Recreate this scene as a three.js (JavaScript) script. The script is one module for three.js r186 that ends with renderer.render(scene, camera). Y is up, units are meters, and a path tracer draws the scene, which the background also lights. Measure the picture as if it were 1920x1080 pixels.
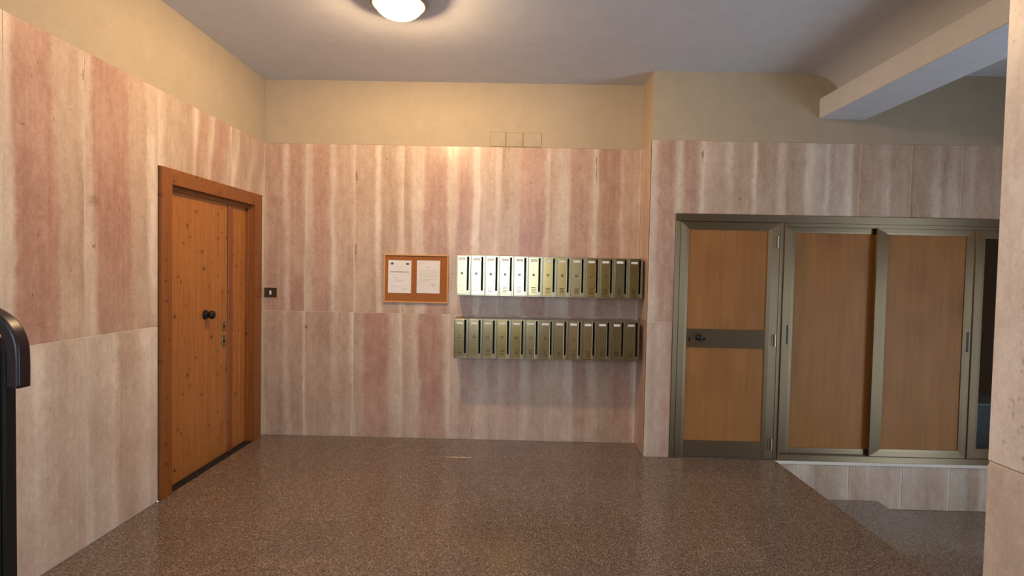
import * as THREE from 'three';
import { RectAreaLightUniformsLib } from 'three/addons/lights/RectAreaLightUniformsLib.js';
import { mergeGeometries } from 'three/addons/utils/BufferGeometryUtils.js';

// ------------------------------------------------------------------ camera, sky, daylight, exposure
const scene = new THREE.Scene();
const camera = new THREE.PerspectiveCamera(2 * Math.atan(540 / 1014) * 180 / Math.PI, 16 / 9, 0.05, 60);
camera.rotation.order = 'YXZ';
camera.position.set(0, 1.573, 5.0);
camera.rotation.set(-0.0302, 0.0109, 0.0205);

scene.background = new THREE.Color(0.68, 0.84, 1.0);        // overcast sky, seen and let in through the openings only
scene.backgroundIntensity = 3.0;

const renderer = new THREE.WebGLRenderer({ antialias: true });
renderer.toneMapping = THREE.LinearToneMapping;
renderer.toneMappingExposure = 1.18;
renderer.shadowMap.enabled = true;
renderer.shadowMap.type = THREE.PCFSoftShadowMap;
RectAreaLightUniformsLib.init();

function daylight(w, h, intensity, [x, y, z], [tx, ty, tz]) {   // sky light in an opening, as large as the opening
  const l = new THREE.RectAreaLight(new THREE.Color(0.68, 0.84, 1.0), intensity, w, h);
  l.position.set(x, y, z); l.lookAt(tx, ty, tz); scene.add(l); return l;
}
const WIN = { x0: -1.35, x1: 0.30, y0: 0.95, y1: 2.85, z: 7.2 };     // window in the wall facing the letterboxes
const ENT = { x0: 2.15, x1: 3.75, y0: -0.40, y1: 1.75, z: 5.0 };   // x0, x1 along z, in the side wall at x = z;     // glazed street door at the foot of the steps
daylight(WIN.x1 - WIN.x0, WIN.y1 - WIN.y0, 5.6, [(WIN.x0 + WIN.x1) / 2, (WIN.y0 + WIN.y1) / 2, WIN.z - 0.01], [(WIN.x0 + WIN.x1) / 2, (WIN.y0 + WIN.y1) / 2, 0]);
daylight(ENT.x1 - ENT.x0, ENT.y1 - ENT.y0, 4.2, [ENT.z - 0.01, (ENT.y0 + ENT.y1) / 2, (ENT.x0 + ENT.x1) / 2], [0, (ENT.y0 + ENT.y1) / 2, (ENT.x0 + ENT.x1) / 2]);
const LAMP_COLOR = new THREE.Color(1.0, 0.66, 0.35), LAMP_POWER = 9;

// ------------------------------------------------------------------ helpers
function rngOf(seed) { let a = seed >>> 0; return () => { a = (a + 0x6D2B79F5) >>> 0; let t = a; t = Math.imul(t ^ (t >>> 15), t | 1); t ^= t + Math.imul(t ^ (t >>> 7), t | 61); return ((t ^ (t >>> 14)) >>> 0) / 4294967296; }; }
const NT = (() => { const r = rngOf(7), a = new Float32Array(65536); for (let i = 0; i < 65536; i++) a[i] = r() * 2 - 1; return a; })();
function vn(x, y) {            // value noise, -1..1
  const xi = Math.floor(x), yi = Math.floor(y); let fx = x - xi, fy = y - yi;
  fx = fx * fx * (3 - 2 * fx); fy = fy * fy * (3 - 2 * fy);
  const a = NT[((yi & 255) << 8) | (xi & 255)], b = NT[((yi & 255) << 8) | ((xi + 1) & 255)], c = NT[(((yi + 1) & 255) << 8) | (xi & 255)], d = NT[(((yi + 1) & 255) << 8) | ((xi + 1) & 255)];
  return (a + (b - a) * fx) * (1 - fy) + (c + (d - c) * fx) * fy;
}
const clamp = (x, a, b) => Math.min(b, Math.max(a, x));
function dataTex(w, h, fn, srgb = true) {
  const d = new Uint8Array(w * h * 4);
  for (let j = 0; j < h; j++) for (let i = 0; i < w; i++) { const c = fn(i, j), k = (j * w + i) * 4; d[k] = clamp(c[0], 0, 255); d[k + 1] = clamp(c[1], 0, 255); d[k + 2] = clamp(c[2], 0, 255); d[k + 3] = 255; }
  const t = new THREE.DataTexture(d, w, h); t.wrapS = t.wrapT = THREE.RepeatWrapping; t.magFilter = THREE.LinearFilter; t.minFilter = THREE.LinearFilter;
  if (srgb) t.colorSpace = THREE.SRGBColorSpace; t.needsUpdate = true; return t;
}
class Build {                  // flat-shaded polygons; uv in metres, projected along the main axis of each face
  constructor(uo = 0, vo = 0) { this.p = []; this.n = []; this.t = []; this.uo = uo; this.vo = vo; }
  poly(...q) {
    const [a, b, c] = q, ux = b[0] - a[0], uy = b[1] - a[1], uz = b[2] - a[2], wx = c[0] - a[0], wy = c[1] - a[1], wz = c[2] - a[2];
    let n = [uy * wz - uz * wy, uz * wx - ux * wz, ux * wy - uy * wx]; const l = Math.hypot(...n) || 1; n = n.map((v) => v / l);
    const ax = n.map(Math.abs), uv = ax[0] > ax[1] && ax[0] > ax[2] ? (v) => [v[2], v[1]] : ax[1] > ax[2] ? (v) => [v[0], v[2]] : (v) => [v[0], v[1]];
    for (let i = 1; i < q.length - 1; i++) for (const v of [q[0], q[i], q[i + 1]]) { this.p.push(...v); this.n.push(...n); const s = uv(v); this.t.push(s[0] + this.uo, s[1] + this.vo); }
    return this;
  }
  box(x0, x1, y0, y1, z0, z1, c = 0) {
    if (!c) {
      this.poly([x0, y0, z1], [x1, y0, z1], [x1, y1, z1], [x0, y1, z1]).poly([x1, y0, z0], [x0, y0, z0], [x0, y1, z0], [x1, y1, z0]);
      this.poly([x1, y0, z1], [x1, y0, z0], [x1, y1, z0], [x1, y1, z1]).poly([x0, y0, z0], [x0, y0, z1], [x0, y1, z1], [x0, y1, z0]);
      return this.poly([x0, y1, z1], [x1, y1, z1], [x1, y1, z0], [x0, y1, z0]).poly([x0, y0, z0], [x1, y0, z0], [x1, y0, z1], [x0, y0, z1]);
    }
    const X = [x0, x1], Y = [y0, y1], Z = [z0, z1], s = [1, -1];
    const P = (i, j, k, axis) => [X[i] + (axis === 0 ? 0 : s[i] * c), Y[j] + (axis === 1 ? 0 : s[j] * c), Z[k] + (axis === 2 ? 0 : s[k] * c)];
    const cx = (x0 + x1) / 2, cy = (y0 + y1) / 2, cz = (z0 + z1) / 2;
    const out = (...q) => {    // wind so that the face looks away from the middle
      const [a, b, d] = q, u = [b[0] - a[0], b[1] - a[1], b[2] - a[2]], w = [d[0] - a[0], d[1] - a[1], d[2] - a[2]];
      const n = [u[1] * w[2] - u[2] * w[1], u[2] * w[0] - u[0] * w[2], u[0] * w[1] - u[1] * w[0]];
      this.poly(...(n[0] * (a[0] - cx) + n[1] * (a[1] - cy) + n[2] * (a[2] - cz) < 0 ? q.reverse() : q));
    };
    for (const i of [0, 1]) {
      out(P(i, 0, 0, 0), P(i, 1, 0, 0), P(i, 1, 1, 0), P(i, 0, 1, 0)); out(P(0, i, 0, 1), P(1, i, 0, 1), P(1, i, 1, 1), P(0, i, 1, 1)); out(P(0, 0, i, 2), P(1, 0, i, 2), P(1, 1, i, 2), P(0, 1, i, 2));
      for (const j of [0, 1]) {
        out(P(i, j, 0, 0), P(i, j, 1, 0), P(i, j, 1, 1), P(i, j, 0, 1)); out(P(i, 0, j, 0), P(i, 1, j, 0), P(i, 1, j, 2), P(i, 0, j, 2)); out(P(0, i, j, 1), P(1, i, j, 1), P(1, i, j, 2), P(0, i, j, 2));
        for (const k of [0, 1]) out(P(i, j, k, 0), P(i, j, k, 1), P(i, j, k, 2));
      }
    }
    return this;
  }
  prism(ring, f0, f1) {        // ring: 2D points counter-clockwise seen from the f1 end; f0, f1 map a 2D point to 3D at each end
    const n = ring.length;
    for (let i = 0; i < n; i++) { const a = ring[i], b = ring[(i + 1) % n]; this.poly(f0(a), f0(b), f1(b), f1(a)); }
    this.poly(...ring.map(f1)); this.poly(...ring.map(f0).reverse()); return this;
  }
  geo() {
    const g = new THREE.BufferGeometry(); g.setAttribute('position', new THREE.Float32BufferAttribute(this.p, 3)); g.setAttribute('normal', new THREE.Float32BufferAttribute(this.n, 3)); g.setAttribute('uv', new THREE.Float32BufferAttribute(this.t, 2)); return g;
  }
}
const bx = (x0, x1, y0, y1, z0, z1, c = 0, uo = 0, vo = 0) => new Build(uo, vo).box(x0, x1, y0, y1, z0, z1, c).geo();
function mesh(name, g, m, parent = scene) { const o = new THREE.Mesh(g, m); o.name = name; o.castShadow = o.receiveShadow = true; parent.add(o); return o; }
const used = {};
function numbered(n) { const k = used[n] = (used[n] ?? -1) + 1; return k ? `${n}_${String(k).padStart(3, '0')}` : n; }
function thing(name, label, category, [x, y, z] = [0, 0, 0], group) {
  const o = new THREE.Group(); o.name = numbered(name); o.position.set(x, y, z); o.userData = { label, category }; if (group) o.userData.group = group; scene.add(o); return o;
}
function setting(name, label, category) { const o = thing(name, label, category); o.userData.kind = 'structure'; return o; }
const flat = (g) => { const q = g.index ? g.toNonIndexed() : g; for (const k of Object.keys(q.attributes)) if (!['position', 'normal', 'uv'].includes(k)) q.deleteAttribute(k); return q; };
const join = (...g) => mergeGeometries(g.map(flat));
const lathe = (pts, seg = 32) => new THREE.LatheGeometry(pts.map(([r, y]) => new THREE.Vector2(r, y)), seg);
const std = (o) => new THREE.MeshStandardMaterial(o);
const rgb = (r, g, b) => new THREE.Color(r / 255, g / 255, b / 255).convertSRGBToLinear();

// ------------------------------------------------------------------ dimensions
const XL = -2.362, XC = 1.112, ZL = 0.36, HC = 3.296, HK = 2.715, HJ = 1.167, XE = 2.235, YLOW = -0.41, XP = 0.872, ZP = 4.0, XEND = 5.0;

// ------------------------------------------------------------------ stone: pink banded travertine
const TONE = { p: [208, 190, 174], b: [191, 166, 147], r: [180, 146, 130], x: [176, 136, 121], t: [181, 157, 137], w: [222, 208, 195], g: [193, 178, 163], d: [162, 138, 120] };
const parse = (s) => s.split(' ').map((e) => [parseFloat(e), TONE[e.at(-1)]]);
function stone(x0, x1, y0, y1, ppm, slabs, seed, marks = []) {   // marks: chips and old filler in the stone [u, v, half width, half height, depth of tone]
  const w = Math.round((x1 - x0) * ppm), h = Math.round((y1 - y0) * ppm), out = [0, 0, 0];
  for (const s of slabs) s.stops = parse(s.tone);
  const t = dataTex(w, h, (i, j) => {
    const u = x0 + (i + .5) / ppm, v = y0 + (j + .5) / ppm;
    let s = slabs[0]; for (const q of slabs) if (u >= q.u0 - .003 && u <= q.u1 + .003 && v >= q.v0 - .003 && v <= q.v1 + .003) { s = q; break; }
    const k = s.seed * 17.3 + seed * 5.1, L = s.u1 - s.u0;
    let c = (u - s.u0) / L;
    const ragged = .5 + .5 * vn(u * 9 + k, v * 1.3);
    c += (s.slant || 0) * (v - (s.v0 + s.v1) / 2) + .030 * vn(k, v * 1.7) + .026 * vn(u * 5 + k, v * 4.3) + ragged * (.018 * vn(u * 14 + k, v * 21) + .014 * vn(u * 20 + k, v * 63) + .008 * vn(u * 60, v * 160 + k));
    const st = s.stops, wide = .012 + .022 * (.5 + .5 * vn(u * 6 + k, v * 2.4 + 7)), col = [0, 0, 0];
    for (let e = -1; e <= 1; e++) {                                 // three taps soften the edge of each band by a varying amount
      const ce = clamp(c + e * wide, 0, 1); let a = st[0], b = st[0];
      for (let q = 0; q < st.length; q++) { if (st[q][0] <= ce) a = st[q]; if (st[q][0] >= ce) { b = st[q]; break; } b = st[q]; }
      const f = b[0] > a[0] ? (ce - a[0]) / (b[0] - a[0]) : 0; for (let q = 0; q < 3; q++) col[q] += (a[1][q] + (b[1][q] - a[1][q]) * f) / 3;
    }
    const soft = .5 + .5 * vn(u * 2.3 + k * 2, v * 1.5 + k), fade = clamp(.5 + .9 * vn(u * 1.1 + k, v * 2.1 + k * 3), 0, 1), blend = .06 + .30 * soft * soft + .32 * fade * fade;
    const cloud = vn(u * 7 + k, v * 3.1) * 7 + vn(u * 24 + k, v * 11) * 7 + vn(u * 70 + k, v * 38) * 6 + vn(u * 210, v * 150 + k) * 7;
    const streak = vn(u * 55 + k, v * 1.1) * 4 + vn(u * 130 + k, v * 2.2) * 3;
    const pit = Math.max(0, vn(u * 120 + k, v * 75) * vn(u * 31 + k, v * 17 + 9) - .56) * 150 + (s.pitted ? Math.max(0, vn(u * 240 + k, v * 170) * .6 + vn(u * 105, v * 70 + k) * .5 + vn(u * 14 + k, v * 1.6) * .5 - .66) * 110 : 0);
    let mark = 0; for (const [mu, mv, ru, rv, a] of marks) { const dx = (u - mu) / ru, dy = (v - mv) / rv; if (Math.abs(dx) < 2 && Math.abs(dy) < 2) mark += a * clamp(1.6 - Math.hypot(dx, dy) * (1.2 + .7 * vn(u * 160, v * 120)), 0, 1); }
    for (let q = 0; q < 3; q++) { let x = col[q]; x += (TONE.b[q] + 4 - x) * blend; out[q] = x + (cloud + streak) * (q === 0 ? .85 : 1) - pit - mark; }
    return out;
  });
  t.wrapS = t.wrapT = THREE.ClampToEdgeWrapping;
  t.repeat.set(1 / (x1 - x0), 1 / (y1 - y0)); t.offset.set(-x0 / (x1 - x0), -y0 / (y1 - y0));
  return new THREE.MeshPhysicalMaterial({ map: t, roughness: .30, specularIntensity: .85 });
}
const plasterTex = dataTex(512, 512, (i, j) => { const v = vn(i / 64, j / 64) * 3 + vn(i / 16, j / 16) * 2 + vn(i / 3, j / 3) * 3; return [236 + v, 236 + v, 236 + v]; });
plasterTex.repeat.set(1.2, 1.2);
const M = {
  cream: std({ color: rgb(190, 174, 150), map: plasterTex, roughness: .85 }),
  ceiling: std({ color: rgb(224, 228, 236), map: plasterTex, roughness: .9 }),
  core: std({ color: rgb(150, 138, 124), roughness: .95 }),
  mortar: std({ color: rgb(222, 208, 192), roughness: .9 }),
};

// ------------------------------------------------------------------ wall at the back: two rows of eight slabs, plaster above
const backX = [XL, -1.980, -1.525, -1.072, -0.621, -0.168, 0.277, 0.705, XC];
const backUp = ['0b .12r .46r .51p .60p .64r .94r 1b', '0w .03p .13p .18r .48r .54w .61p .66b .94b 1p', '0w .04b .34b .41t .46w .53w .57t .85t .92p 1w', '0w .03t .14t .2p .42p .47r .88r .95p 1p',
  '0p .08p .12r .38r .44w .54w .58b .84b .9p 1b', '0t .12t .2b .4b .44x .9x .96p 1p', '0t .1b .28p .41p .45r .84r .92p 1w', '0w .05t .2r .5r .56p .62b .94b 1w'];
const backLow = ['0p .04t .46t .53p .62p .68t .94t 1w', '0w .05b .18b .24t .55t .61p .67p .72b .94b 1w', '0w .05b .2b .27x .70x .78b .94p 1w', '0p .06b .32p .4x .84x .92p 1w',
  '0p .2p .24r .48r .54p .76p .8t .95t 1b', '0p .12b .2r .42r .48p .6p .64t .95t 1b', '0b .3b .42p .53w .58r .82r .9p 1w', '0p .1p .14t .42t .5r .86r .93p 1w'];
const backSlabs = [];
for (let k = 0; k < 8; k++) {
  backSlabs.push({ u0: backX[k], u1: backX[k + 1], v0: HJ, v1: HK, tone: backUp[k], seed: k + 1, slant: .03 });
  backSlabs.push({ u0: backX[k], u1: backX[k + 1], v0: 0, v1: HJ, tone: backLow[k], seed: k + 21, slant: .05 });
}
const J = .0016;                                                    // half a joint
{
  const w = setting('wall_back', 'back wall with pink banded stone slabs below a cream plaster band', 'wall');
  const m = stone(XL, XC, 0, HK, 560, backSlabs, 1, [[-1.510, 2.42, .008, .05, 60], [-1.508, 1.74, .006, .09, 50], [.697, 2.60, .006, .05, 60], [.699, 2.48, .006, .06, 55], [-1.965, 1.02, .014, .018, 50], [-1.066, 1.20, .006, .03, 60], [.10, 2.39, .007, .007, 40]]);
  mesh('core', bx(XL - .2, XC, -.6, HC, -.24, -.022), M.core, w);
  mesh('mortar', bx(XL - .021, XC, 0, HK - .002, -.0218, -.0022), M.mortar, w);
  mesh('plaster', bx(XL - .02, XC + .01, HK, HC, -.0218, -.004), M.cream, w);
  for (const s of backSlabs) mesh('stone_slab', bx(s.u0 + J, s.u1 - J, s.v0 + (s.v0 ? J : .002), s.v1 - J, -.02, 0, .0016), m, w);
}

// ------------------------------------------------------------------ left wall with the pine door
const D0 = 0.085, D1 = 1.474, DH = 2.218;                           // outer edges of the door casing, along z and up
const leftSlabs = [
  { u0: 1.478, u1: 2.076, v0: HJ, v1: HK, tone: '0p .06w .14w .18b .4b .46x .86x .92p 1p', seed: 41, slant: -.05 },
  { u0: 2.076, u1: 2.54, v0: HJ, v1: HK, tone: '0p .06t .13b .36b .42x .86x .92p 1p', seed: 42, slant: -.05 },
  { u0: 2.54, u1: 3.06, v0: HJ, v1: HK, tone: '0p .1p .2g .4b .5r .7r .8b 1p', seed: 43, slant: -.03 },
  { u0: 3.06, u1: 3.56, v0: HJ, v1: HK, tone: '0p .1b .3r .5r .6p .8b 1p', seed: 44, slant: -.03 },
  { u0: 3.56, u1: 4.06, v0: HJ, v1: HK, tone: '0b .2p .4r .8r .9p 1p', seed: 45 },
  { u0: 4.06, u1: 5.2, v0: HJ, v1: HK, tone: '0p .2r .4r .5p .6b .8r .9p 1p', seed: 46 },
  { u0: 1.478, u1: 2.076, v0: 0, v1: HJ, tone: '0w .2w .3p .36b .58b .64w .7p .9g 1w', seed: 47, slant: -.03 },
  { u0: 2.076, u1: 2.54, v0: 0, v1: HJ, tone: '0p .1p .3g .5p .58w .66w .72p .82p 1w', seed: 48, slant: -.02 },
  { u0: 2.54, u1: 3.06, v0: 0, v1: HJ, tone: '0p .1g .3b .5g .6w .7p 1p', seed: 49 },
  { u0: 3.06, u1: 3.56, v0: 0, v1: HJ, tone: '0p .2b .5t .6p 1b', seed: 50 },
  { u0: 3.56, u1: 4.06, v0: 0, v1: HJ, tone: '0b .2p .4r .7b 1p', seed: 51 },
  { u0: 4.06, u1: 5.2, v0: 0, v1: HJ, tone: '0p .2b .4t .5p .7b 1p', seed: 52 },
  { u0: 1.078, u1: 1.476, v0: DH, v1: HK, tone: '0p .08t .3t .5g .8t .92p 1w', seed: 53 },
  { u0: .582, u1: 1.078, v0: DH, v1: HK, tone: '0b .06p .14b .3r .5r .58p .68b .9r .97p 1w', seed: 54, slant: .2 },
  { u0: 0, u1: .582, v0: DH, v1: HK, tone: '0p .1b .25t .4p .5t .75t .85w .93p 1b', seed: 55, slant: .35 },
  { u0: 0, u1: D0 - .002, v0: 0, v1: DH, tone: '0p .5w 1p', seed: 56 },
];
{
  const w = setting('wall_left', 'left wall of pink banded stone slabs around the pine door, cream plaster above', 'wall');
  const m = stone(0, 5.2, 0, HK, 390, leftSlabs, 2, [[2.017, 1.925, .035, .03, 28], [2.014, 1.669, .012, .008, 60], [2.085, 2.58, .006, .03, 50]]);
  const c = new Build();
  c.box(XL - .24, XL - .022, -.6, HC, D1 - .02, 7.4).box(XL - .24, XL - .022, DH - .02, HC, -.24, D1 - .02).box(XL - .24, XL - .022, -.6, DH - .02, -.24, D0 + .02);
  mesh('core', c.geo(), M.core, w);
  mesh('mortar', new Build().box(XL - .0218, XL - .0022, 0, HK - .002, D1 + .03, 5.2).box(XL - .0218, XL - .0022, DH + .002, HK - .002, -.002, D1 + .03).box(XL - .0218, XL - .0022, 0, DH, -.002, D0 - .002).geo(), M.mortar, w);
  mesh('plaster', new Build().box(XL - .0218, XL - .004, HK, HC, 0, 7.2).box(XL - .0218, XL - .004, 0, HK, 5.2, 7.2).geo(), M.cream, w);
  for (const s of leftSlabs) {
    const z0 = s.u0;
    mesh('stone_slab', bx(XL - .02, XL, s.v0 + (s.v0 ? J : .004), s.v1 - J, z0 + J, s.u1 - J, .0016), m, w);
  }
}

// ------------------------------------------------------------------ wall of the porter's lodge, 36 cm in front of the back wall
const lodgeX = [XC, 1.558, 2.0, 2.445, 2.872, 3.306, 3.730, 4.160, 4.60, XEND];
const lodgeTone = ['0p .08p .18r .45r .52p .6p .68r .9r .97p 1w', '0w .06p .2b .42b .5p .56p .6t .92t .97p 1w', '0p .08t .4t .48p .56p .62t .92t 1w', '0w .08p .28g .34w .44g .7p .76w .84w .88t 1t',
  '0t .4t .46p .56p .62t .95t 1d', '0d .05t .35t .45p .55p .6t .85p 1t', '0t .2p .3t .6t .7p .8r 1t', '0p .2t .5b .6p .8t 1t', '0p .3t .6p .8t 1t'];
const lowX = [XE, 2.424, 2.877, 3.333, 3.742, 4.18, 4.62, XEND];
const FY = 2.098, FX = 1.332;                                        // top and left edge of the metal partition
const lodgeSlabs = [];
for (let k = 0; k < 9; k++) lodgeSlabs.push({ u0: lodgeX[k], u1: lodgeX[k + 1], v0: k ? FY : HJ, v1: HK, tone: lodgeTone[k], seed: 61 + k, slant: .02 });
lodgeSlabs.push({ u0: XC, u1: FX, v0: 0, v1: HJ, tone: '0p .2b .5b .8r 1b', seed: 72 });
['0b .5b 1p', '0w .1p .3p .38t .75t .85g 1p', '0w .05b .3b .38p .45b .9b 1p', '0p .06g .28g .34b .6t .85b 1w', '0p .08g .3g .36t .55t .62p 1g', '0g .4t .6p 1g', '0g .4t .6p 1g'].forEach((tone, k) => lodgeSlabs.push({ u0: lowX[k], u1: lowX[k + 1], v0: YLOW, v1: -.035, tone, seed: 81 + k, low: true }));
const stoneLodge = stone(XC, XEND, YLOW, HK, 380, lodgeSlabs, 3, [[1.545, 2.60, .008, .035, 70]]);
{
  const w = setting('wall_lodge', 'projecting wall of stone slabs above and below the porter lodge partition', 'wall');
  const c = new Build(), zb = .14, zf = ZL - .022;
  c.box(XC + .022, FX + .02, -.6, HC, zb, zf).box(FX + .02, XEND + .2, FY - .02, HC, zb, zf).box(FX + .02, XE, -.6, -.002, zb, zf).box(XE, XEND + .2, -.6, -.006, zb, zf);
  c.box(XC + .022, XC + .12, -.6, HC, -1.8, zb);
  mesh('core', c.geo(), M.core, w);
  mesh('mortar', new Build().box(XC + .001, FX - .002, 0, HK - .002, zf, ZL - .0022).box(FX - .002, XEND, FY + .001, HK - .002, zf, ZL - .0022).box(XE, XEND, YLOW, -.04, zf, ZL - .004).geo(), M.mortar, w);
  mesh('plaster', new Build().box(XC + .004, XEND, HK, HC, zf, ZL - .004).box(XC + .004, XC + .0218, HK, HC, -.02, zf).geo(), M.cream, w);
  for (const s of lodgeSlabs) {
    if (s.u0 === XC && s.v0 === HJ) {                               // one slab cut around the corner of the partition
      const sh = new THREE.Shape([[s.u0 + .001, HJ + J], [FX - .001, HJ + J], [FX - .001, FY + .001], [s.u1 - J, FY + .001], [s.u1 - J, HK - J], [s.u0 + .001, HK - J]].map((p) => new THREE.Vector2(...p)));
      const g = new THREE.ExtrudeGeometry(sh, { depth: .02, bevelEnabled: false }); g.translate(0, 0, ZL - .02); mesh('stone_slab', flat(g), stoneLodge, w); continue;
    }
    if (s.low) mesh('stone_slab', bx(s.u0 + .006, s.u1 - .006, s.v0 + .002, s.v1 - .002, ZL - .02, ZL, .003), stoneLodge, w);
    else mesh('stone_slab', bx(s.u0 + (s.u0 === XC ? .001 : J), s.u1 - (s.u1 === FX ? .001 : J), s.v0 + (s.v0 ? J : .002), s.v1 - J, ZL - .02, ZL, .0016), stoneLodge, w);
  }
  const side = [{ u0: 0, u1: ZL - .0202, v0: 0, v1: HJ, tone: '0p .3b .6r 1b', seed: 91 }, { u0: 0, u1: ZL - .0202, v0: HJ, v1: HK, tone: '0p .2b .5r .8b 1b', seed: 92 }];
  const ms = stone(0, ZL, 0, HK, 260, side, 4);
  for (const s of side) mesh('stone_slab', bx(XC, XC + .02, s.v0 + (s.v0 ? J : .002), s.v1 - J, s.u0 + .001, s.u1, .001), ms, w);
  // the lodge behind the partition
  mesh('lodge_shell', new Build().box(XC + .12, XEND + .2, -.6, -.004, -1.6, zb).box(XC, XEND + .2, -.6, HC, -1.8, -1.6).box(XEND, XEND + .2, -.6, HC, -1.6, zb).geo(), M.core, w);
}

// ------------------------------------------------------------------ ceiling, cove and the boxed beam
{
  const c = setting('ceiling', 'pale grey painted ceiling with a curved cove along the beam', 'ceiling');
  mesh('slab', bx(XL - .24, XEND + .2, HC, HC + .2, -1.8, 7.4), M.ceiling, c);
  const n = 18, P = []; for (let i = 0; i <= n; i++) { const a = i / n * Math.PI / 2; P.push([2.40 + .29 * Math.sin(a), 3.087 + (HC - 3.087) * Math.cos(a)]); }
  const pos = [], nor = [], uv = [], idx = [];
  P.forEach(([x, y], i) => { const a = i / n * Math.PI / 2; for (const z of [ZL - .004, 5.2]) { pos.push(x, y, z); const nn = new THREE.Vector3(-Math.sin(a) * .209, -Math.cos(a) * .29, 0).normalize(); nor.push(...nn); uv.push(a, z); } if (i < n) { const k = i * 2; idx.push(k, k + 2, k + 1, k + 1, k + 2, k + 3); } });
  const g = new THREE.BufferGeometry(); g.setAttribute('position', new THREE.Float32BufferAttribute(pos, 3)); g.setAttribute('normal', new THREE.Float32BufferAttribute(nor, 3)); g.setAttribute('uv', new THREE.Float32BufferAttribute(uv, 2)); g.setIndex(idx);
  const mc = M.ceiling.clone(); mc.side = THREE.DoubleSide; mesh('cove', g, mc, c);
  const b = setting('trim_1', 'boxed plaster beam running under the ceiling from the lodge wall', 'beam');
  mesh('beam_casing', bx(2.515, 2.905, 2.916, 3.086, ZL - .004, 5.2, .004), M.ceiling, b);
  mesh('beam_core', bx(2.70, 2.905, 3.086, HC, ZL - .004, 5.2), M.ceiling, b);
}

// ------------------------------------------------------------------ terrazzo floors and steps
const terrazzo = (() => {
  const N = 1024, S = 0.8, cell = 7.5, n = Math.round(N / cell), r = rngOf(31), q = [];
  const pal = [[121, 104, 92], [135, 116, 103], [107, 91, 81], [154, 140, 128], [88, 76, 69], [178, 165, 152], [64, 56, 52], [140, 120, 106]], wt = [.24, .22, .16, .13, .1, .06, .04, .05];
  for (let i = 0; i < n * n; i++) { let a = r(), k = 0; while (k < 7 && a > wt[k]) { a -= wt[k]; k++; } q.push([r(), r(), pal[k], .35 + .45 * r(), (r() - .5) * 14]); }
  const base = [115, 99, 87], cs = N / n, o = [0, 0, 0];
  const t = dataTex(N, N, (i, j) => {
    const ci = Math.floor(i / cs), cj = Math.floor(j / cs); let best = 9, s = null;
    for (let dj = -1; dj <= 1; dj++) for (let di = -1; di <= 1; di++) { const e = q[((cj + dj + n) % n) * n + (ci + di + n) % n], dx = i / cs - (ci + di + e[0]), dy = j / cs - (cj + dj + e[1]), d = Math.hypot(dx, dy * 1.0); if (d / e[3] < best) { best = d / e[3]; s = e; } }
    const f = best < 1 ? 1 : 0, v = vn(i / 2.1, j / 2.1) * 6;
    for (let k = 0; k < 3; k++) o[k] = (f ? s[2][k] + s[4] : base[k]) + v; return o;
  });
  t.repeat.set(1 / S, 1 / S); return t;
})();
const terr = [0, 1, 2].map((k) => std({ map: terrazzo, color: new THREE.Color().setScalar(.93 + .05 * k), roughness: .15 }));
{
  const f = setting('floor', 'polished brown terrazzo floor of square tiles on the upper landing', 'floor');
  mesh('screed', new Build().box(XL, XC, -.3, -.0125, 0, 7.2).box(XC, 2.215, -.3, -.0125, ZL - .022, 7.2).geo(), std({ color: rgb(70, 58, 50), roughness: .9 }), f);
  const r = rngOf(5), cut = (a, b, s, o) => { const c = [a]; for (let k = Math.ceil((a - o) / s) - 1; k < 60; k++) { const v = o + k * s; if (v > a + .03 && v < b - .03) c.push(v); } c.push(b); return c; };
  const tile = (x0, x1, z0, z1, y, p) => mesh('tile', bx(x0 + .0004, x1 - .0004, y - .012, y, z0 + .0004, z1 - .0004, .0005, r() * .8, r() * .8), terr[Math.floor(r() * 3)], p);
  const xs = cut(XL, 2.235, .4, .21), zs = cut(0, 5.29, .4, .09);
  for (let i = 0; i < xs.length - 1; i++) for (let k = 0; k < zs.length - 1; k++) {
    let z0 = zs[k], x0 = xs[i]; const x1 = xs[i + 1], z1 = zs[k + 1];
    if (x0 >= XC - .12 && z1 <= ZL) { if (x0 < XC && x1 > XC) tile(x0, XC, z0, z1, 0, f); continue; }
    if (x0 >= XC - .12 && z0 < ZL) { if (x0 < XC) tile(x0, XC, z0, ZL, 0, f); z0 = ZL; }
    tile(x0, x1, z0, z1, 0, f);
  }
  mesh('rear_floor', bx(XL, 2.235, -.012, 0, 5.29, 7.2), terr[1], f);
  const lowf = setting('floor_lower', 'grey terrazzo floor of the lower entrance hall at the foot of the steps', 'floor');
  mesh('screed', bx(2.8, XEND, -.6, YLOW - .0125, ZL - .022, 5.2), M.core, lowf);
  const lx = cut(3.09, XEND, .4, .21), lz = cut(ZL, 5.2, .4, .09);
  for (let i = 0; i < lx.length - 1; i++) for (let k = 0; k < lz.length - 1; k++) tile(lx[i], lx[i + 1], lz[k], lz[k + 1], YLOW, lowf);
  const steps = [['nosing of the upper landing along its edge above the steps', 2.215, XE, 0], ['narrow middle step of terrazzo just below the landing edge', 2.20, XE + .17, -.165], ['wide lowest step of grey terrazzo beside the lodge wall', 2.25, 3.132, -.335]];
  steps.forEach(([label, x0, x1, y], k) => { const s = setting('stair_step', label, 'step'); mesh('tread', bx(x0, x1, y - .03, y, ZL, 5.2, .003), terr[1], s); mesh('riser', bx(x0, x1 - .006, y - (k === 2 ? .26 : .165), y - .03, ZL, 5.2), terr[0], s); });
}

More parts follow.
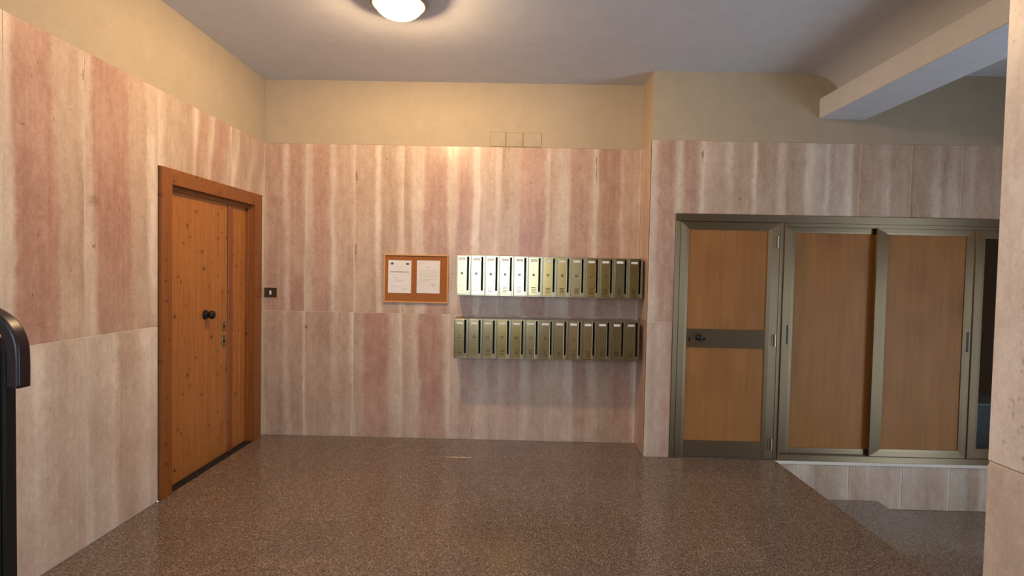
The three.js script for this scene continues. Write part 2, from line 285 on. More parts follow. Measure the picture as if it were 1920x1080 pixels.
// ------------------------------------------------------------------ walls outside the frame: pillar wall, street wall, window wall
const pillarSlabs = [{ u0: ZP, u1: 4.5, v0: 0, v1: 1.241, tone: '0g .2g .5p .8p 1g', seed: 101, pitted: true }, { u0: ZP, u1: 4.5, v0: 1.241, v1: HK, tone: '0w .12w .2g .5w .6p .8p 1w', seed: 102, pitted: true }, { u0: 4.5, u1: 5.0, v0: 0, v1: 1.241, tone: '0p .3b .6t 1p', seed: 103, pitted: true }, { u0: 4.5, u1: 5.0, v0: 1.241, v1: HK, tone: '0p .3b .5r .8p 1p', seed: 104, pitted: true }];
{
  const w = setting('wall_right', 'end of a stone clad wall in pale pitted travertine with one joint', 'wall');
  const m = stone(ZP, 5.0, 0, HK, 560, pillarSlabs, 5);
  mesh('core', bx(XP + .02, 1.2, -.3, HC, ZP + .02, 7.2), M.core, w);
  mesh('plaster', new Build().box(XP + .004, XP + .02, HK, HC, ZP + .02, 7.2).box(XP + .004, XP + .02, 0, HK, 5.0, 7.2).box(XP + .004, 1.2, HK, HC, ZP + .004, ZP + .02).geo(), M.cream, w);
  mesh('mortar', bx(XP + .0035, XP + .0199, 0, HK - .002, ZP + .003, 5.0), M.mortar, w);
  for (const s of pillarSlabs) mesh('stone_slab', bx(XP, XP + .0198, s.v0 + (s.v0 ? J : .002), s.v1 - J, s.u0 + J, s.u1 - J, .003), m, w);
  for (const s of pillarSlabs.slice(0, 2)) mesh('stone_slab', bx(XP + .0202, 1.2, s.v0 + (s.v0 ? J : .002), s.v1 - J, ZP, ZP + .0198, .003), M.mortar, w);
  const f = setting('wall_front', 'cream plaster wall with a window facing the letterboxes', 'wall');
  mesh('plaster', new Build().box(XL - .24, WIN.x0, -.3, HC, 7.2, 7.4).box(WIN.x1, 1.2, -.3, HC, 7.2, 7.4).box(WIN.x0, WIN.x1, -.3, WIN.y0, 7.2, 7.4).box(WIN.x0, WIN.x1, WIN.y1, HC, 7.2, 7.4).geo(), M.cream, f);
  const s = setting('wall_street', 'plain cream plaster wall closing the lower hall', 'wall');
  mesh('plaster', bx(1.2, XEND + .2, -.6, HC, 5.2, 5.4), M.cream, s);
  const e = setting('wall_side', 'cream plaster side wall around the glazed street door of the lower hall', 'wall');
  mesh('plaster', new Build().box(XEND, XEND + .2, -.6, HC, .14, ENT.x0).box(XEND, XEND + .2, -.6, HC, ENT.x1, 5.2).box(XEND, XEND + .2, ENT.y1, HC, ENT.x0, ENT.x1).box(XEND, XEND + .2, -.6, ENT.y0, ENT.x0, ENT.x1).geo(), M.cream, e);
  const alu = std({ color: rgb(120, 112, 96), metalness: .8, roughness: .45 }), glass = new THREE.MeshPhysicalMaterial({ color: 0xffffff, transmission: 1, thickness: 0, roughness: 0, ior: 1.45 });
  const frame = (name, label, o, nx, side, cat) => {
    const g = setting(name, label, cat), b = new Build(), t = .05; b.box(o.x0, o.x0 + t, o.y0, o.y1, o.z + .05, o.z + .11).box(o.x1 - t, o.x1, o.y0, o.y1, o.z + .05, o.z + .11).box(o.x0 + t, o.x1 - t, o.y0, o.y0 + t, o.z + .05, o.z + .11).box(o.x0 + t, o.x1 - t, o.y1 - t, o.y1, o.z + .05, o.z + .11);
    mesh('frame', b.geo(), alu, g);
    for (let k = 1; k < nx; k++) { const x = o.x0 + (o.x1 - o.x0) * k / nx; mesh('mullion', bx(x - .025, x + .025, o.y0 + t, o.y1 - t, o.z + .055, o.z + .105), alu, g); }
    for (let k = 0; k < nx; k++) { const a = o.x0 + (o.x1 - o.x0) * k / nx, b2 = o.x0 + (o.x1 - o.x0) * (k + 1) / nx; mesh('glass_pane', bx(a + .05, b2 - .05, o.y0 + t, o.y1 - t, o.z + .078, o.z + .082), glass, g); }
    if (side) g.rotation.y = Math.PI / 2, g.position.z = o.x0 + o.x1;   // into the side wall
  };
  frame('window_2', 'metal framed window facing the letterbox wall', WIN, 2, false, 'window');
  frame('door_3', 'glazed metal street door at the foot of the steps', ENT, 2, true, 'door');
}

// ------------------------------------------------------------------ pine entrance door in the left wall
const pineTex = (() => {
  const W = 512, H = 1024, r = rngOf(77), kn = []; for (let i = 0; i < 24; i++) kn.push([(i % 4 + .15 + .7 * r()) * 128, (Math.floor(i / 4) + .1 + .8 * r()) * 170, 4 + 8 * r() * r(), .4 + .4 * r()]);
  return dataTex(W, H, (i, j) => {
    let bend = 0, dark = 0;
    for (const [x, y, s, a] of kn) { let dx = i - x, dy = j - y; if (dx > 256) dx -= 512; if (dx < -256) dx += 512; if (dy > 512) dy -= 1024; if (dy < -512) dy += 1024; const d = Math.hypot(dx * .72, dy * 1.1) * (1 + .35 * vn(i / 5 + x, j / 5)); if (d < s * 6) { bend += Math.sign(dx) * s * 1.2 * Math.exp(-d / (s * 1.6)); dark += a * (d < s ? 1 : Math.exp(-(d - s) / (s * .5))); } }
    const u = i - bend, g = vn(u / 9, j / 260) * .5 + vn(u / 3.2, j / 190) * .35 + vn(u / 1.3, j / 60) * .25, k = Math.min(1, dark);
    return [170 + g * 22 - k * 88, 107 + g * 19 - k * 66, 50 + g * 12 - k * 30];
  });
})();
pineTex.repeat.set(1 / .55, 1 / 1.1);
const pine = std({ map: pineTex, roughness: .42 });
const pineFrame = std({ map: pineTex, color: new THREE.Color(.62, .55, .48), roughness: .38 }), stripWood = std({ map: pineTex, color: new THREE.Color(.68, .54, .44), roughness: .4 });
const brass = std({ color: rgb(150, 128, 84), metalness: .9, roughness: .35 }), blackMetal = std({ color: rgb(20, 17, 15), metalness: .2, roughness: .4 }), darkGap = std({ color: rgb(30, 22, 16), roughness: .9 });
{
  const d = setting('door_1', 'knotty pine boarded double door with dark wood casing in the left wall', 'door');
  const xo = XL + .02, xi = XL - .005, xl = XL - .060, r = rngOf(12), I0 = .212, I1 = 1.362, IT = 2.115;
  const uv = () => [r() * .5, r()];
  // casing, mitred at the top corners
  const cas = (ring) => { const b = new Build(...uv()); return b.prism(ring, ([z, y]) => [xi, y, z], ([z, y]) => [xo, y, z]).geo(); };
  mesh('casing', cas([[I1, 0], [I1, IT], [D1, DH], [D1, 0]]), pineFrame, d);
  mesh('casing', cas([[D0, 0], [D0, DH], [I0, IT], [I0, 0]]), pineFrame, d);
  mesh('casing_head', cas([[D0, DH], [D1, DH], [I1, IT], [I0, IT]]), pineFrame, d);
  const jx = XL - .20;
  mesh('jamb', bx(jx, xi, 0, IT, I1, I1 + .025, 0, ...uv()), pineFrame, d);
  mesh('jamb', bx(jx, xi, 0, IT, I0 - .025, I0, 0, ...uv()), pineFrame, d);
  mesh('jamb', bx(xl - .004, xl + .024, 0, IT, I0, I0 + .012, .002, ...uv()), pineFrame, d);
  mesh('jamb_head', bx(jx, xi, IT, IT + .025, I0 - .025, I1 + .025, 0, ...uv()), pineFrame, d);
  mesh('stop_head', bx(xl - .004, xl + .022, IT - .03, IT, I0 + .012, I1, .002, ...uv()), pineFrame, d);
  const leaf = (z0, z1, n, name) => {
    const g = new THREE.Group(); g.name = name; d.add(g);
    mesh('leaf_panel', bx(xl - .045, xl - .006, .008, IT - .004, z0, z1), pineFrame, g);
    const s = (z1 - z0) / n;
    for (let k = 0; k < n; k++) mesh('board', bx(xl - .006, xl, .008, IT - .004, z0 + k * s + .0006, z0 + (k + 1) * s - .0006, .0028, ...uv()), pine, g);
    return g;
  };
  const main = leaf(.522, I1 - .003, 8, 'door_leaf'), small = leaf(I0 + .012, .505, 3, 'side_leaf');
  mesh('cover_strip', bx(xl, xl + .012, .008, IT - .004, .452, .519, .004, ...uv()), stripWood, small);
  mesh('threshold', bx(jx, XL + .004, 0, .008, I0, I1, .002), darkGap, d);
  const knob = lathe([[0, .074], [.020, .073], [.031, .064], [.034, .052], [.030, .040], [.014, .030], [.012, .012], [.036, .010], [.038, 0], [0, 0]], 28); knob.rotateZ(-Math.PI / 2); knob.translate(xl, 1.19, .838); mesh('door_knob', knob, blackMetal, main);
  const eye = lathe([[0, .003], [.006, .003], [.008, .007], [.015, .006], [.016, 0], [0, 0]], 20); eye.rotateZ(-Math.PI / 2); eye.translate(xl, 1.55, .862); mesh('peephole', eye, brass, main);
  for (const [y, h] of [[1.075, .075], [.952, .10]]) {
    const p = mesh('lock_plate', bx(xl, xl + .005, y - h / 2, y + h / 2, .553, .602, .002), brass, main);
    const c = lathe([[0, .006], [.008, .006], [.009, 0], [0, 0]], 16); c.rotateZ(-Math.PI / 2); c.translate(xl + .005, y, .578); mesh('keyhole', c, blackMetal, p);
  }
}

// ------------------------------------------------------------------ porter lodge: bronze aluminium door and sliding partition
const lamTex = dataTex(512, 512, (i, j) => { const g = vn(i / 46, j / 300) * 6 + vn(i / 11, j / 160) * 5 + vn(i / 3, j / 70) * 4 + vn(i / 1.2, j / 20) * 3 + vn(i / 120, j / 90) * 6; return [168 + g, 111 + g * .9, 46 + g * .7]; });
lamTex.repeat.set(1 / .7, 1 / 1.1); lamTex.wrapS = lamTex.wrapT = THREE.MirroredRepeatWrapping;
const lam = std({ map: lamTex, color: new THREE.Color(.76, .75, .74), roughness: .6 });
const anod = (turn) => new THREE.MeshPhysicalMaterial({ color: rgb(140, 123, 98), metalness: .9, roughness: .5, anisotropy: .85, anisotropyRotation: turn });   // one anodised finish, brushed along each bar
const bronze = anod(0), bronzeAcross = anod(Math.PI / 2), steel = std({ color: rgb(190, 184, 172), metalness: 1, roughness: .3 });
// bar with a flat outer face and a bevel towards the panel; mitred where the neighbour turns the corner
function vBar(parent, name, m, xa, xb, y0, y1, zf, zb, m0, m1) {   // xa outer edge, xb panel edge (either order); m0/m1 mitre depth below/above
  const b = new Build(), s = xb > xa ? 1 : -1, q = (x, y, z) => [x, y, z], xm = xa + (xb - xa) * .7;
  const f = (xx) => (xx - xa) / (xb - xa);
  const lo = (x) => y0 + m0 * f(x), hi = (x) => y1 - m1 * f(x);
  const P = (...k) => s > 0 ? b.poly(...k) : b.poly(...k.reverse());
  P(q(xa, lo(xa), zf), q(xm, lo(xm), zf), q(xm, hi(xm), zf), q(xa, hi(xa), zf));
  P(q(xm, lo(xm), zf), q(xb, lo(xb), zb + .004), q(xb, hi(xb), zb + .004), q(xm, hi(xm), zf));
  P(q(xb, lo(xb), zb + .004), q(xb, lo(xb), zb - .01), q(xb, hi(xb), zb - .01), q(xb, hi(xb), zb + .004));
  P(q(xa, lo(xa), zb - .01), q(xa, lo(xa), zf), q(xa, hi(xa), zf), q(xa, hi(xa), zb - .01));
  P(q(xa, hi(xa), zf), q(xm, hi(xm), zf), q(xb, hi(xb), zb + .004), q(xb, hi(xb), zb - .01), q(xa, hi(xa), zb - .01));
  P(q(xa, lo(xa), zb - .01), q(xb, lo(xb), zb - .01), q(xb, lo(xb), zb + .004), q(xm, lo(xm), zf), q(xa, lo(xa), zf));
  P(q(xa, hi(xa), zb - .01), q(xb, hi(xb), zb - .01), q(xb, lo(xb), zb - .01), q(xa, lo(xa), zb - .01));
  return mesh(name, b.geo(), m, parent);
}
function hBar(parent, name, m, x0, x1, ya, yb, zf, zb, m0, m1) {   // ya outer edge, yb panel edge
  const b = new Build(), s = yb > ya ? 1 : -1, ym = ya + (yb - ya) * .7, f = (y) => (y - ya) / (yb - ya);
  const l = (y) => x0 + m0 * f(y), r = (y) => x1 - m1 * f(y), P = (...k) => s > 0 ? b.poly(...k) : b.poly(...k.reverse());
  P([l(ya), ya, zf], [r(ya), ya, zf], [r(ym), ym, zf], [l(ym), ym, zf]);
  P([l(ym), ym, zf], [r(ym), ym, zf], [r(yb), yb, zb + .004], [l(yb), yb, zb + .004]);
  P([l(yb), yb, zb + .004], [r(yb), yb, zb + .004], [r(yb), yb, zb - .01], [l(yb), yb, zb - .01]);
  P([l(ya), ya, zb - .01], [r(ya), ya, zb - .01], [r(ya), ya, zf], [l(ya), ya, zf]);
  P([l(ya), ya, zb - .01], [l(yb), yb, zb - .01], [r(yb), yb, zb - .01], [r(ya), ya, zb - .01]);
  return mesh(name, b.geo(), m, parent);
}
{
  const d = setting('door_2', 'bronze aluminium door with two orange wood panels and a dark middle band', 'door');
  const z = ZL + .004, zb = ZL - .006;
  mesh('jamb', new Build().box(FX, FX + .018, 0, FY - .062, ZL - .05, ZL + .012, .002).box(FX + .018, FX + .044, 0, FY - .062, ZL - .05, ZL + .002, .002).geo(), bronze, d);
  mesh('jamb', new Build().box(2.222, 2.240, 0, FY - .062, ZL - .05, ZL + .006, .002).box(2.240, 2.262, 0, FY - .062, ZL - .05, ZL - .006, .002).geo(), bronze, d);
  const x0 = 1.379, x1 = 2.219, y0 = .008, y1 = 2.032, a = 1.452, b = 2.124;
  vBar(d, 'stile', bronze, x0, a, y0, y1, z, zb, 0, .066);
  vBar(d, 'stile', bronze, x1, b, y0, y1, z, zb, 0, .066);
  hBar(d, 'rail', bronzeAcross, x0 + .001, x1 - .001, y1, 1.966, z - .001, zb, a - x0, x1 - b);
  mesh('rail', bx(a, b, .956, 1.115, zb - .01, z - .004, .003), bronzeAcross, d);
  mesh('rail', bx(a, b, y0, .152, zb - .01, z - .004, .003), bronzeAcross, d);
  mesh('wood_panel', bx(a - .005, b + .005, 1.105, 1.975, zb - .03, zb - .004, 0, .1, .3), lam, d);
  mesh('wood_panel', bx(a - .005, b + .005, .145, .965, zb - .03, zb - .004, 0, .37, .8), lam, d);
  for (const y of [1.872, 1.03, .135]) {
    const h = new Build().box(2.176, 2.194, y - .05, y + .05, z, z + .004, .001).geo(), c = new THREE.CylinderGeometry(.008, .008, .048, 14), c2 = c.clone(); c.translate(2.203, y + .026, z + .008); c2.translate(2.203, y - .026, z + .008);
    const hm = mesh('hinge', flat(h), bronze, d); mesh('hinge_barrel', join(c, c2), steel, hm);
  }
  const kb = lathe([[0, .05], [.018, .05], [.026, .042], [.027, .03], [.016, .018], [.012, .006], [.028, .005], [.029, 0], [0, 0]], 24); kb.rotateX(Math.PI / 2); kb.scale(1, 1, 1); kb.translate(1.556, 1.045, z - .004);
  const lever = bx(1.556, 1.608, 1.022, 1.044, z + .022, z + .040, .006); mesh('door_knob', join(kb, lever), blackMetal, d);
  const cyl = lathe([[0, .006], [.009, .006], [.010, 0], [0, 0]], 18); cyl.rotateX(Math.PI / 2); cyl.translate(1.480, 1.036, z - .004);
  mesh('lock_cylinder', join(cyl, bx(1.474, 1.486, 1.004, 1.034, z - .004, z + .002, .002)), blackMetal, d);

  const w = setting('window_1', 'bronze aluminium lodge partition with two sliding wood panels and a glazed end', 'partition');
  mesh('header', bx(FX, XEND, FY - .062, FY, ZL - .05, ZL + .014, .003), bronzeAcross, w);
  mesh('sill_stone', bx(XE, XEND, -.034, -.006, ZL - .02, ZL + .008, .003), std({ color: rgb(224, 216, 206), roughness: .45 }), w);
  mesh('sill_rail', bx(2.262, XEND, -.006, .046, ZL - .05, ZL + .006, .003), bronzeAcross, w);
  mesh('track_rail', bx(2.262, XEND, FY - .094, FY - .062, ZL - .05, ZL + .000, .002), bronzeAcross, w);
  vBar(w, 'stile', bronze, 2.263, 2.356, .046, 2.004, ZL + .004, ZL - .008, .045, .05);
  mesh('mullion', new Build().box(3.872, 3.884, .046, 2.004, ZL - .05, ZL + .010, .002).geo(), bronze, w);
  const slide = (x0, x1, y0, y1, zf, wl, wr, ht, hb, uo) => {
    const g = new THREE.Group(); g.name = 'sliding_panel'; w.add(g); const zb2 = zf - .008;
    mesh('wood_panel', bx(x0 + wl - .006, x1 - wr + .006, y0 + hb - .006, y1 - ht + .006, zb2 - .016, zb2 - .004, 0, uo, uo * 2), lam, g);
    vBar(g, 'stile', bronze, x0, x0 + wl, y0, y1, zf, zb2, hb, ht); vBar(g, 'stile', bronze, x1, x1 - wr, y0, y1, zf, zb2, hb, ht);
    hBar(g, 'rail', bronzeAcross, x0, x1, y0, y0 + hb, zf - .0005, zb2, wl, wr); hBar(g, 'rail', bronzeAcross, x0, x1, y1, y1 - ht, zf - .0005, zb2, wl, wr);
    return g;
  };
  const p1 = slide(2.30, 3.12, .05, 2.002, ZL - .040, .055, .055, .045, .045, .13);
  const p2 = slide(3.048, 3.872, .05, 2.002, ZL - .002, .096, .068, .05, .062, .42);
  mesh('flush_handle', bx(2.303, 2.315, 1.0, 1.165, ZL + .0035, ZL + .006, .001), blackMetal, w);
  mesh('flush_handle', bx(3.832, 3.853, .965, 1.135, ZL - .003, ZL - .0005, .001), blackMetal, p2);
  const gz = ZL - .01, g3 = new THREE.Group(); g3.name = 'glazed_panel'; w.add(g3);
  vBar(g3, 'stile', bronze, 3.884, 3.962, .05, 2.002, ZL - .002, ZL - .012, .07, .06); vBar(g3, 'stile', bronze, 4.99, 4.91, .05, 2.002, ZL - .002, ZL - .012, .07, .06);
  hBar(g3, 'rail', bronzeAcross, 3.884, 4.99, .05, .13, ZL - .0025, ZL - .012, .078, .08); hBar(g3, 'rail', bronzeAcross, 3.884, 4.99, 2.002, 1.935, ZL - .0025, ZL - .012, .078, .08);
  mesh('glass_pane', bx(3.95, 4.92, .12, 1.945, gz - .014, gz - .010), new THREE.MeshPhysicalMaterial({ color: 0xffffff, transmission: 1, thickness: 0, roughness: .02, ior: 1.5 }), g3);
  const cab = thing('lodge_cabinet', 'low blue grey cabinet behind the glazed end of the lodge partition', 'cabinet', [4.3, -.004, -.35]);
  mesh('body', bx(-.55, .55, 0, .40, -.22, .22, .006), std({ color: rgb(86, 112, 128), roughness: .5 }), cab); mesh('cabinet_top', bx(-.57, .57, .40, .425, -.24, .24, .006), std({ color: rgb(128, 152, 164), roughness: .45 }), cab);
}

// ------------------------------------------------------------------ letterboxes: two rows of thirteen
const metalOf = (r, g, b, ro) => std({ color: rgb(r, g, b), metalness: 1, roughness: ro });
const champagne = [metalOf(176, 158, 118, .20), metalOf(176, 152, 100, .20), metalOf(180, 168, 138, .19)], frameMetal = metalOf(172, 160, 132, .24);
const paperWhite = std({ color: rgb(232, 230, 226), roughness: .7 }), lockMetal = std({ color: rgb(60, 54, 46), metalness: .9, roughness: .35 });
const liningGrey = std({ color: rgb(74, 66, 58), roughness: .8 });
const BW = 1.633 / 13, BH = .352, BD = .25;
function makeLetterbox() {
  const o = new THREE.Group(), w = BW - .0008, h = BH, X = (f) => -w / 2 + f;
  const rect = (s, x0, x1, y0, y1) => { const p = new (s ? THREE.Path : THREE.Shape)(); p.moveTo(x0, y0); p.lineTo(x1, y0); p.lineTo(x1, y1); p.lineTo(x0, y1); p.closePath(); return p; };
  const body = new Build(); body.box(X(0), X(.0015), 0, h, 0, BD).box(X(w - .0015), X(w), 0, h, 0, BD).box(X(.0015), X(w - .0015), h - .0015, h, 0, BD).box(X(.0015), X(w - .0015), 0, .0015, 0, BD).box(X(.0015), X(w - .0015), .0015, h - .0015, 0, .0015);
  mesh('body', body.geo(), frameMetal, o);
  mesh('inner_lining', new Build().box(X(.0018), X(.0026), .002, h - .002, .002, BD - .002).box(X(w - .0026), X(w - .0018), .002, h - .002, .002, BD - .002).box(X(.003), X(w - .003), .0018, .0026, .002, BD - .002).box(X(.003), X(w - .003), h - .0026, h - .0018, .002, BD - .002).box(X(.003), X(w - .003), .003, h - .003, .0018, .0026).geo(), liningGrey, o);
  const fr = rect(0, X(.0015), X(w - .0015), .0015, h - .0015); fr.holes.push(rect(1, X(.016), X(.082), .02, h - .02), rect(1, X(.0910), X(.1080), .044, h - .012));
  const fg = new THREE.ExtrudeGeometry(fr, { depth: .0015, bevelEnabled: false }); fg.translate(0, 0, BD - .0015); mesh('front_frame', flat(fg), frameMetal, o);
  const fl = new Build(); fl.box(X(.1105), X(w), 0, h, BD, BD + .007, .0022).box(X(0), X(.0065), 0, h, BD, BD + .005, .0018).box(X(.0065), X(.1105), 0, .009, BD, BD + .005, .0015).box(X(.0065), X(.1105), h - .006, h, BD, BD + .005, .0015);
  mesh('flange', fl.geo(), frameMetal, o);
  const dr = rect(0, X(.0105), X(.0885), .0135, h - .0095), vx = [X(.028), X(.070)];
  for (let k = 0; k < 4; k++) dr.holes.push(rect(1, vx[0], vx[1], .036 + k * .0135, .0405 + k * .0135));
  dr.holes.push(rect(1, X(.0195), X(.0795), h - .047, h - .0245));
  const dg = new THREE.ExtrudeGeometry(dr, { depth: .003, bevelEnabled: true, bevelThickness: .0016, bevelSize: .0012, bevelSegments: 2 }); dg.translate(0, 0, BD + .0018);
  const door = mesh('door', flat(dg), champagne[0], o);
  mesh('name_card', bx(X(.0185), X(.0805), h - .048, h - .0235, BD + .0018, BD + .0034), paperWhite, door);
  const lk = lathe([[0, .0095], [.0055, .0095], [.0062, .008], [.0064, 0]], 18); lk.rotateX(Math.PI / 2); lk.translate(X(.049), h * .545, BD + .006);
  const lkp = mesh('lock', bx(X(.039), X(.059), h * .545 - .010, h * .545 + .010, BD + .006, BD + .0085, .001), lockMetal, door); mesh('lock_barrel', flat(lk), frameMetal, lkp);
  return o;
}
const boxProto = makeLetterbox(), ordinal = ['first', 'second', 'third', 'fourth', 'fifth', 'sixth', 'seventh', 'eighth', 'ninth', 'tenth', 'eleventh', 'twelfth', 'last'];
{
  const r = rngOf(19);
  for (const [row, x0, y0, dx] of [['upper', -.542, 1.3575, 0], ['lower', -.556, .800, 0]]) for (let k = 0; k < 13; k++) {
    const o = boxProto.clone(); o.name = numbered('letterbox'); o.position.set(x0 + (k + .5) * BW, y0 + (row === 'lower' ? .0004 : -.0002) * k, 0);
    o.userData = { label: `metal letterbox with a vertical slot, ${ordinal[k]} from the notice board in the ${row} row`, category: 'letterbox', group: `letterboxes in the ${row} row` };
    const door = o.children.find((c) => c.name === 'door'); door.material = champagne[[0, 2, 2, 0, 2, 0, 1, 1, 0, 1, 1, 0, 1][k] * (row === 'upper' ? 1 : 0) + (row === 'lower' && (k === 3 || k === 4) ? 1 : 0)];
    door.rotation.set((r() - .5) * .010, (r() - .5) * .012, 0); door.position.z = .0012 + Math.abs(door.rotation.x) * .3;
    scene.add(o);
  }
}

// ------------------------------------------------------------------ notice board with two sheets
{
  const x0 = -1.243, x1 = -.644, y0 = 1.266, y1 = 1.713, t = .013, b = thing('notice_board', 'cork notice board in a thin pale wood frame beside the letterboxes', 'notice board', [(x0 + x1) / 2, y0, 0]);
  const w = x1 - x0, h = y1 - y0, cork = dataTex(256, 256, (i, j) => { const v = vn(i / 3, j / 3) * 9 + vn(i / 9, j / 9) * 6 + vn(i / 1.3, j / 1.3) * 8; return [158 + v, 98 + v * .8, 48 + v * .6]; }); cork.repeat.set(4, 4);
  mesh('cork_panel', bx(-w / 2 + .004, w / 2 - .004, .004, h - .004, 0, .010), std({ map: cork, roughness: .85 }), b);
  const fm = std({ color: rgb(206, 158, 104), roughness: .5 });
  for (const [a, c, d, e] of [[-w / 2, w / 2, 0, t], [-w / 2, w / 2, h - t, h], [-w / 2, -w / 2 + t, t, h - t], [w / 2 - t, w / 2, t, h - t]]) mesh('frame', bx(a, c, d, e, 0, .020, .002), fm, b);
  const sheet = (label, xa, ya, draw, tilt) => {
    const c = document.createElement('canvas'); c.width = 420; c.height = 594; const g = c.getContext('2d'); g.fillStyle = '#e9e8ea'; g.fillRect(0, 0, 420, 594); draw(g);
    const tx = new THREE.CanvasTexture(c); tx.colorSpace = THREE.SRGBColorSpace; const W = .214, H = .303;
    tx.repeat.set(1 / W, 1 / H); tx.offset.set(.5, 0);
    const s = thing('paper_sheet', label, 'paper', [xa + W / 2, ya, .0101]); s.rotation.z = tilt;
    mesh('page', bx(-W / 2, W / 2, 0, H, 0, .0006), std({ map: tx, roughness: .75 }), s);
  };
  const lines = (g, y0, n, dy, x0, x1, col, seed) => { const r = rngOf(seed); g.fillStyle = col; for (let k = 0; k < n; k++) { let x = x0; const e = k === n - 1 ? x0 + (x1 - x0) * .6 : x1; while (x < e) { const l = 8 + r() * 26; g.fillRect(x, y0 + k * dy, Math.min(l, e - x), 4); x += l + 6; } } };
  sheet('printed white notice with two small dark emblems pinned to the cork board', -1.203, 1.354, (g) => {
    g.fillStyle = '#4a5058'; g.beginPath(); g.ellipse(70, 62, 28, 20, 0, 0, 7); g.fill(); g.fillStyle = '#2e3038'; g.fillRect(322, 48, 54, 30);
    lines(g, 120, 1, 10, 120, 300, '#b4b4b8', 1); g.fillStyle = '#c2c2c4'; g.fillRect(30, 196, 350, 30); lines(g, 203, 1, 10, 120, 340, '#5e5e62', 2); lines(g, 258, 1, 10, 60, 170, '#98989c', 3); lines(g, 310, 1, 10, 110, 230, '#98989c', 4); lines(g, 355, 3, 15, 120, 300, '#a4a4a8', 5); lines(g, 470, 2, 14, 50, 260, '#a4a4a8', 6); lines(g, 512, 2, 13, 260, 340, '#8c8c94', 7);
  }, -.006);
  sheet('typed white letter with a signature pinned to the cork board', -.937, 1.357, (g) => {
    lines(g, 40, 3, 14, 40, 150, '#b0b0b6', 8); lines(g, 122, 1, 10, 170, 270, '#77777c', 9); lines(g, 180, 8, 18, 50, 370, '#bcbcc0', 10); lines(g, 345, 2, 26, 50, 360, '#7c7c82', 11); lines(g, 400, 1, 10, 100, 180, '#b0b0b4', 12);
    g.strokeStyle = '#5a5e68'; g.lineWidth = 3; g.beginPath(); g.moveTo(258, 440); g.bezierCurveTo(290, 405, 300, 470, 320, 430); g.bezierCurveTo(330, 415, 335, 460, 350, 440); g.moveTo(270, 455); g.bezierCurveTo(290, 480, 310, 450, 330, 462); g.stroke();
  }, -.004);
}

// ------------------------------------------------------------------ light switch, cover plates
{
  const s = thing('light_switch', 'small brown metal light switch plate with a white rocker beside the pine door', 'switch', [-2.296, 1.29, 0]);
  mesh('plate', bx(-.058, .058, 0, .088, 0, .009, .003), std({ color: rgb(84, 62, 40), metalness: .5, roughness: .4 }), s);
  const rk = mesh('rocker_frame', bx(-.028, .028, .02, .068, .009, .0105, .001), std({ color: rgb(52, 38, 26), roughness: .5 }), s);
  mesh('rocker', bx(-.009, .010, .024, .062, .0105, .015, .002), std({ color: rgb(226, 224, 216), roughness: .4 }), rk);
  [[-.280, -.139], [-.137, .018], [.020, .191]].forEach(([a, b], k) => {
    const p = thing('cover_plate', ['narrow cream junction cover above the stone, first of three side by side', 'middle cream junction cover of the three above the stone slabs', 'widest cream junction cover of the three above the stone slabs'][k], 'cover plate', [(a + b) / 2, HK + .002, -.004], 'junction covers in the plaster band');
    const w = (b - a) / 2; mesh('lid', bx(-w + .003, w - .003, .003, .130, 0, .006, .002), M.cream, p); mesh('back_box', bx(-w, w, 0, .133, -.003, .0012), std({ color: rgb(150, 128, 92), roughness: .9 }), p);
  });
}

// ------------------------------------------------------------------ ceiling lamps
function ceilingLamp(x, z, label, power) {
  const l = thing('ceiling_lamp', label, 'lamp', [x, HC, z]);
  mesh('base', lathe([[0, 0], [.155, 0], [.178, -.010], [.184, -.034], [.178, -.050], [.162, -.056], [.152, -.050], [.150, -.014], [0, -.014]].reverse(), 48), std({ color: rgb(150, 146, 140), metalness: .7, roughness: .4 }), l);
  const p = []; for (let i = 0; i <= 16; i++) { const a = i / 16 * Math.PI / 2; p.push([.150 * Math.cos(a), -.052 - .082 * Math.sin(a)]); } p[16][0] = 0;
  const dome = mesh('glass_dome', lathe(p.reverse(), 48), new THREE.MeshPhysicalMaterial({ color: 0xfff6e6, emissive: new THREE.Color(1.0, .84, .60), emissiveIntensity: 1.7, roughness: .35 }), l); dome.castShadow = false;
  const pl = new THREE.PointLight(LAMP_COLOR, power, 0, 2); pl.position.set(x, HC - .068, z); pl.castShadow = true; pl.shadow.radius = 2.4; pl.shadow.mapSize.set(1024, 1024); pl.shadow.bias = -.002; scene.add(pl);
}
ceilingLamp(-.790, 1.535, 'lit round ceiling lamp with opal dome in a grey metal ring beside the pine door', LAMP_POWER);
ceilingLamp(-.10, 3.60, 'lit round opal ceiling lamp over the middle of the landing', LAMP_POWER * .2);

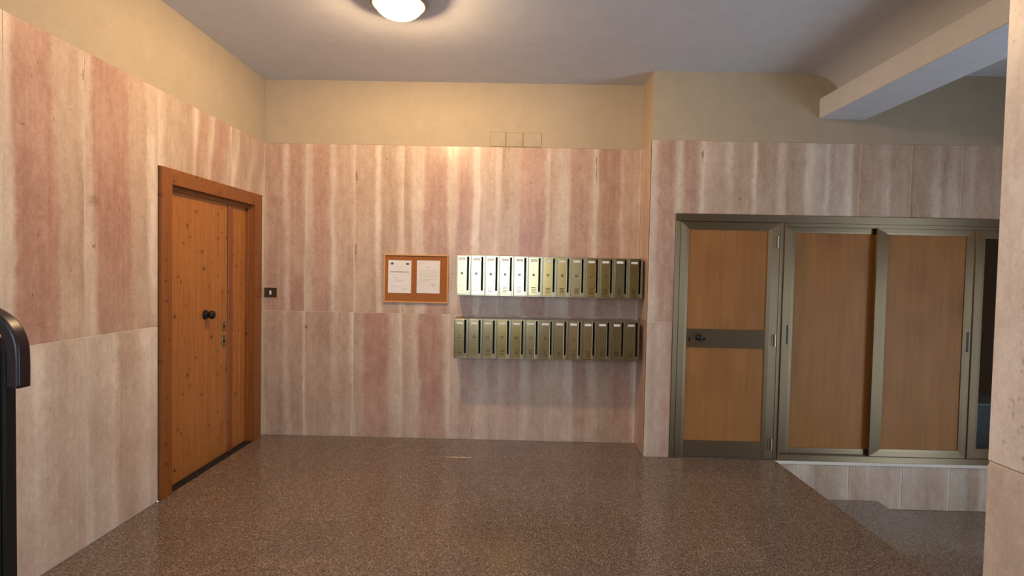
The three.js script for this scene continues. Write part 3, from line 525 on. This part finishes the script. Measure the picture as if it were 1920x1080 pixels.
// ------------------------------------------------------------------ stair handrail on the left
{
  const h = thing('stair_handrail', 'dark plastic handrail curling down at its end on a dark steel post', 'handrail', [-1.535, 0, 3.4]);
  const dark = std({ color: rgb(34, 22, 26), roughness: .35 }), steelDark = std({ color: rgb(22, 18, 18), metalness: .3, roughness: .45 });
  const ctrl = [[.0395, 1.196], [.0395, 1.28], [.036, 1.325], [.022, 1.362], [-.004, 1.392], [-.04, 1.414], [-.16, 1.472], [-.36, 1.575], [-.66, 1.73]];
  const cv = new THREE.CatmullRomCurve3(ctrl.map(([a, y]) => new THREE.Vector3(a, y, 0)), false, 'centripetal'), pts = cv.getPoints(70);
  const sec = []; const hw = .024, hh = .020, rr = .010; for (const [sx, sy, a0] of [[1, 1, 0], [-1, 1, 90], [-1, -1, 180], [1, -1, 270]]) for (let k = 0; k <= 4; k++) { const a = (a0 + k * 22.5) * Math.PI / 180; sec.push([sx * (hw - rr) + rr * Math.cos(a), sy * (hh - rr) + rr * Math.sin(a)]); }
  const g = new THREE.BufferGeometry(), pos = [], idx = [], n = sec.length;
  pts.forEach((p, i) => { const t = cv.getTangent(i / 70), nx = -t.y, ny = t.x, lean = p.x < -.05 ? (-.05 - p.x) * .5 : 0; for (const [a, b] of sec) pos.push(p.x + nx * b, p.y + ny * b, a + lean); if (i < pts.length - 1) for (let k = 0; k < n; k++) { const q = i * n + k, e = i * n + (k + 1) % n; idx.push(q, e, q + n, e, e + n, q + n); } });
  for (let k = 1; k < n - 1; k++) idx.push(0, k + 1, k);
  g.setAttribute('position', new THREE.Float32BufferAttribute(pos, 3)); g.setIndex(idx); g.computeVertexNormals(); g.setAttribute('uv', new THREE.Float32BufferAttribute(new Float32Array(pos.length / 3 * 2), 2));
  dark.side = THREE.DoubleSide; mesh('rail', g, dark, h);
  mesh('post', new Build().box(-.032, .016, 0, 1.345, -.02, .02, .004).geo(), steelDark, h);
  mesh('post_rib', new Build().box(-.020, .004, .02, 1.31, .02, .025, .002).geo(), steelDark, h);
  mesh('base_plate', bx(-.06, .045, 0, .008, -.05, .05, .002), steelDark, h);
  mesh('post', bx(-.60, -.56, 0, 1.66, .255, .295, .004), steelDark, h);
  for (let k = 1; k < 4; k++) { const x = -.016 - k * .14; mesh('baluster', bx(x - .008, x + .008, .10, 1.355 - (x + .04) * .5, k * .07 - .012, k * .07 + .004, .002), steelDark, h); }
  mesh('bottom_bar', new Build().prism([[-.010, .085], [.010, .085], [.010, .105], [-.010, .105]], ([a, y]) => [-.58, y, .275 + a], ([a, y]) => [-.02, y, a]).geo(), steelDark, h);
}

renderer.render(scene, camera);
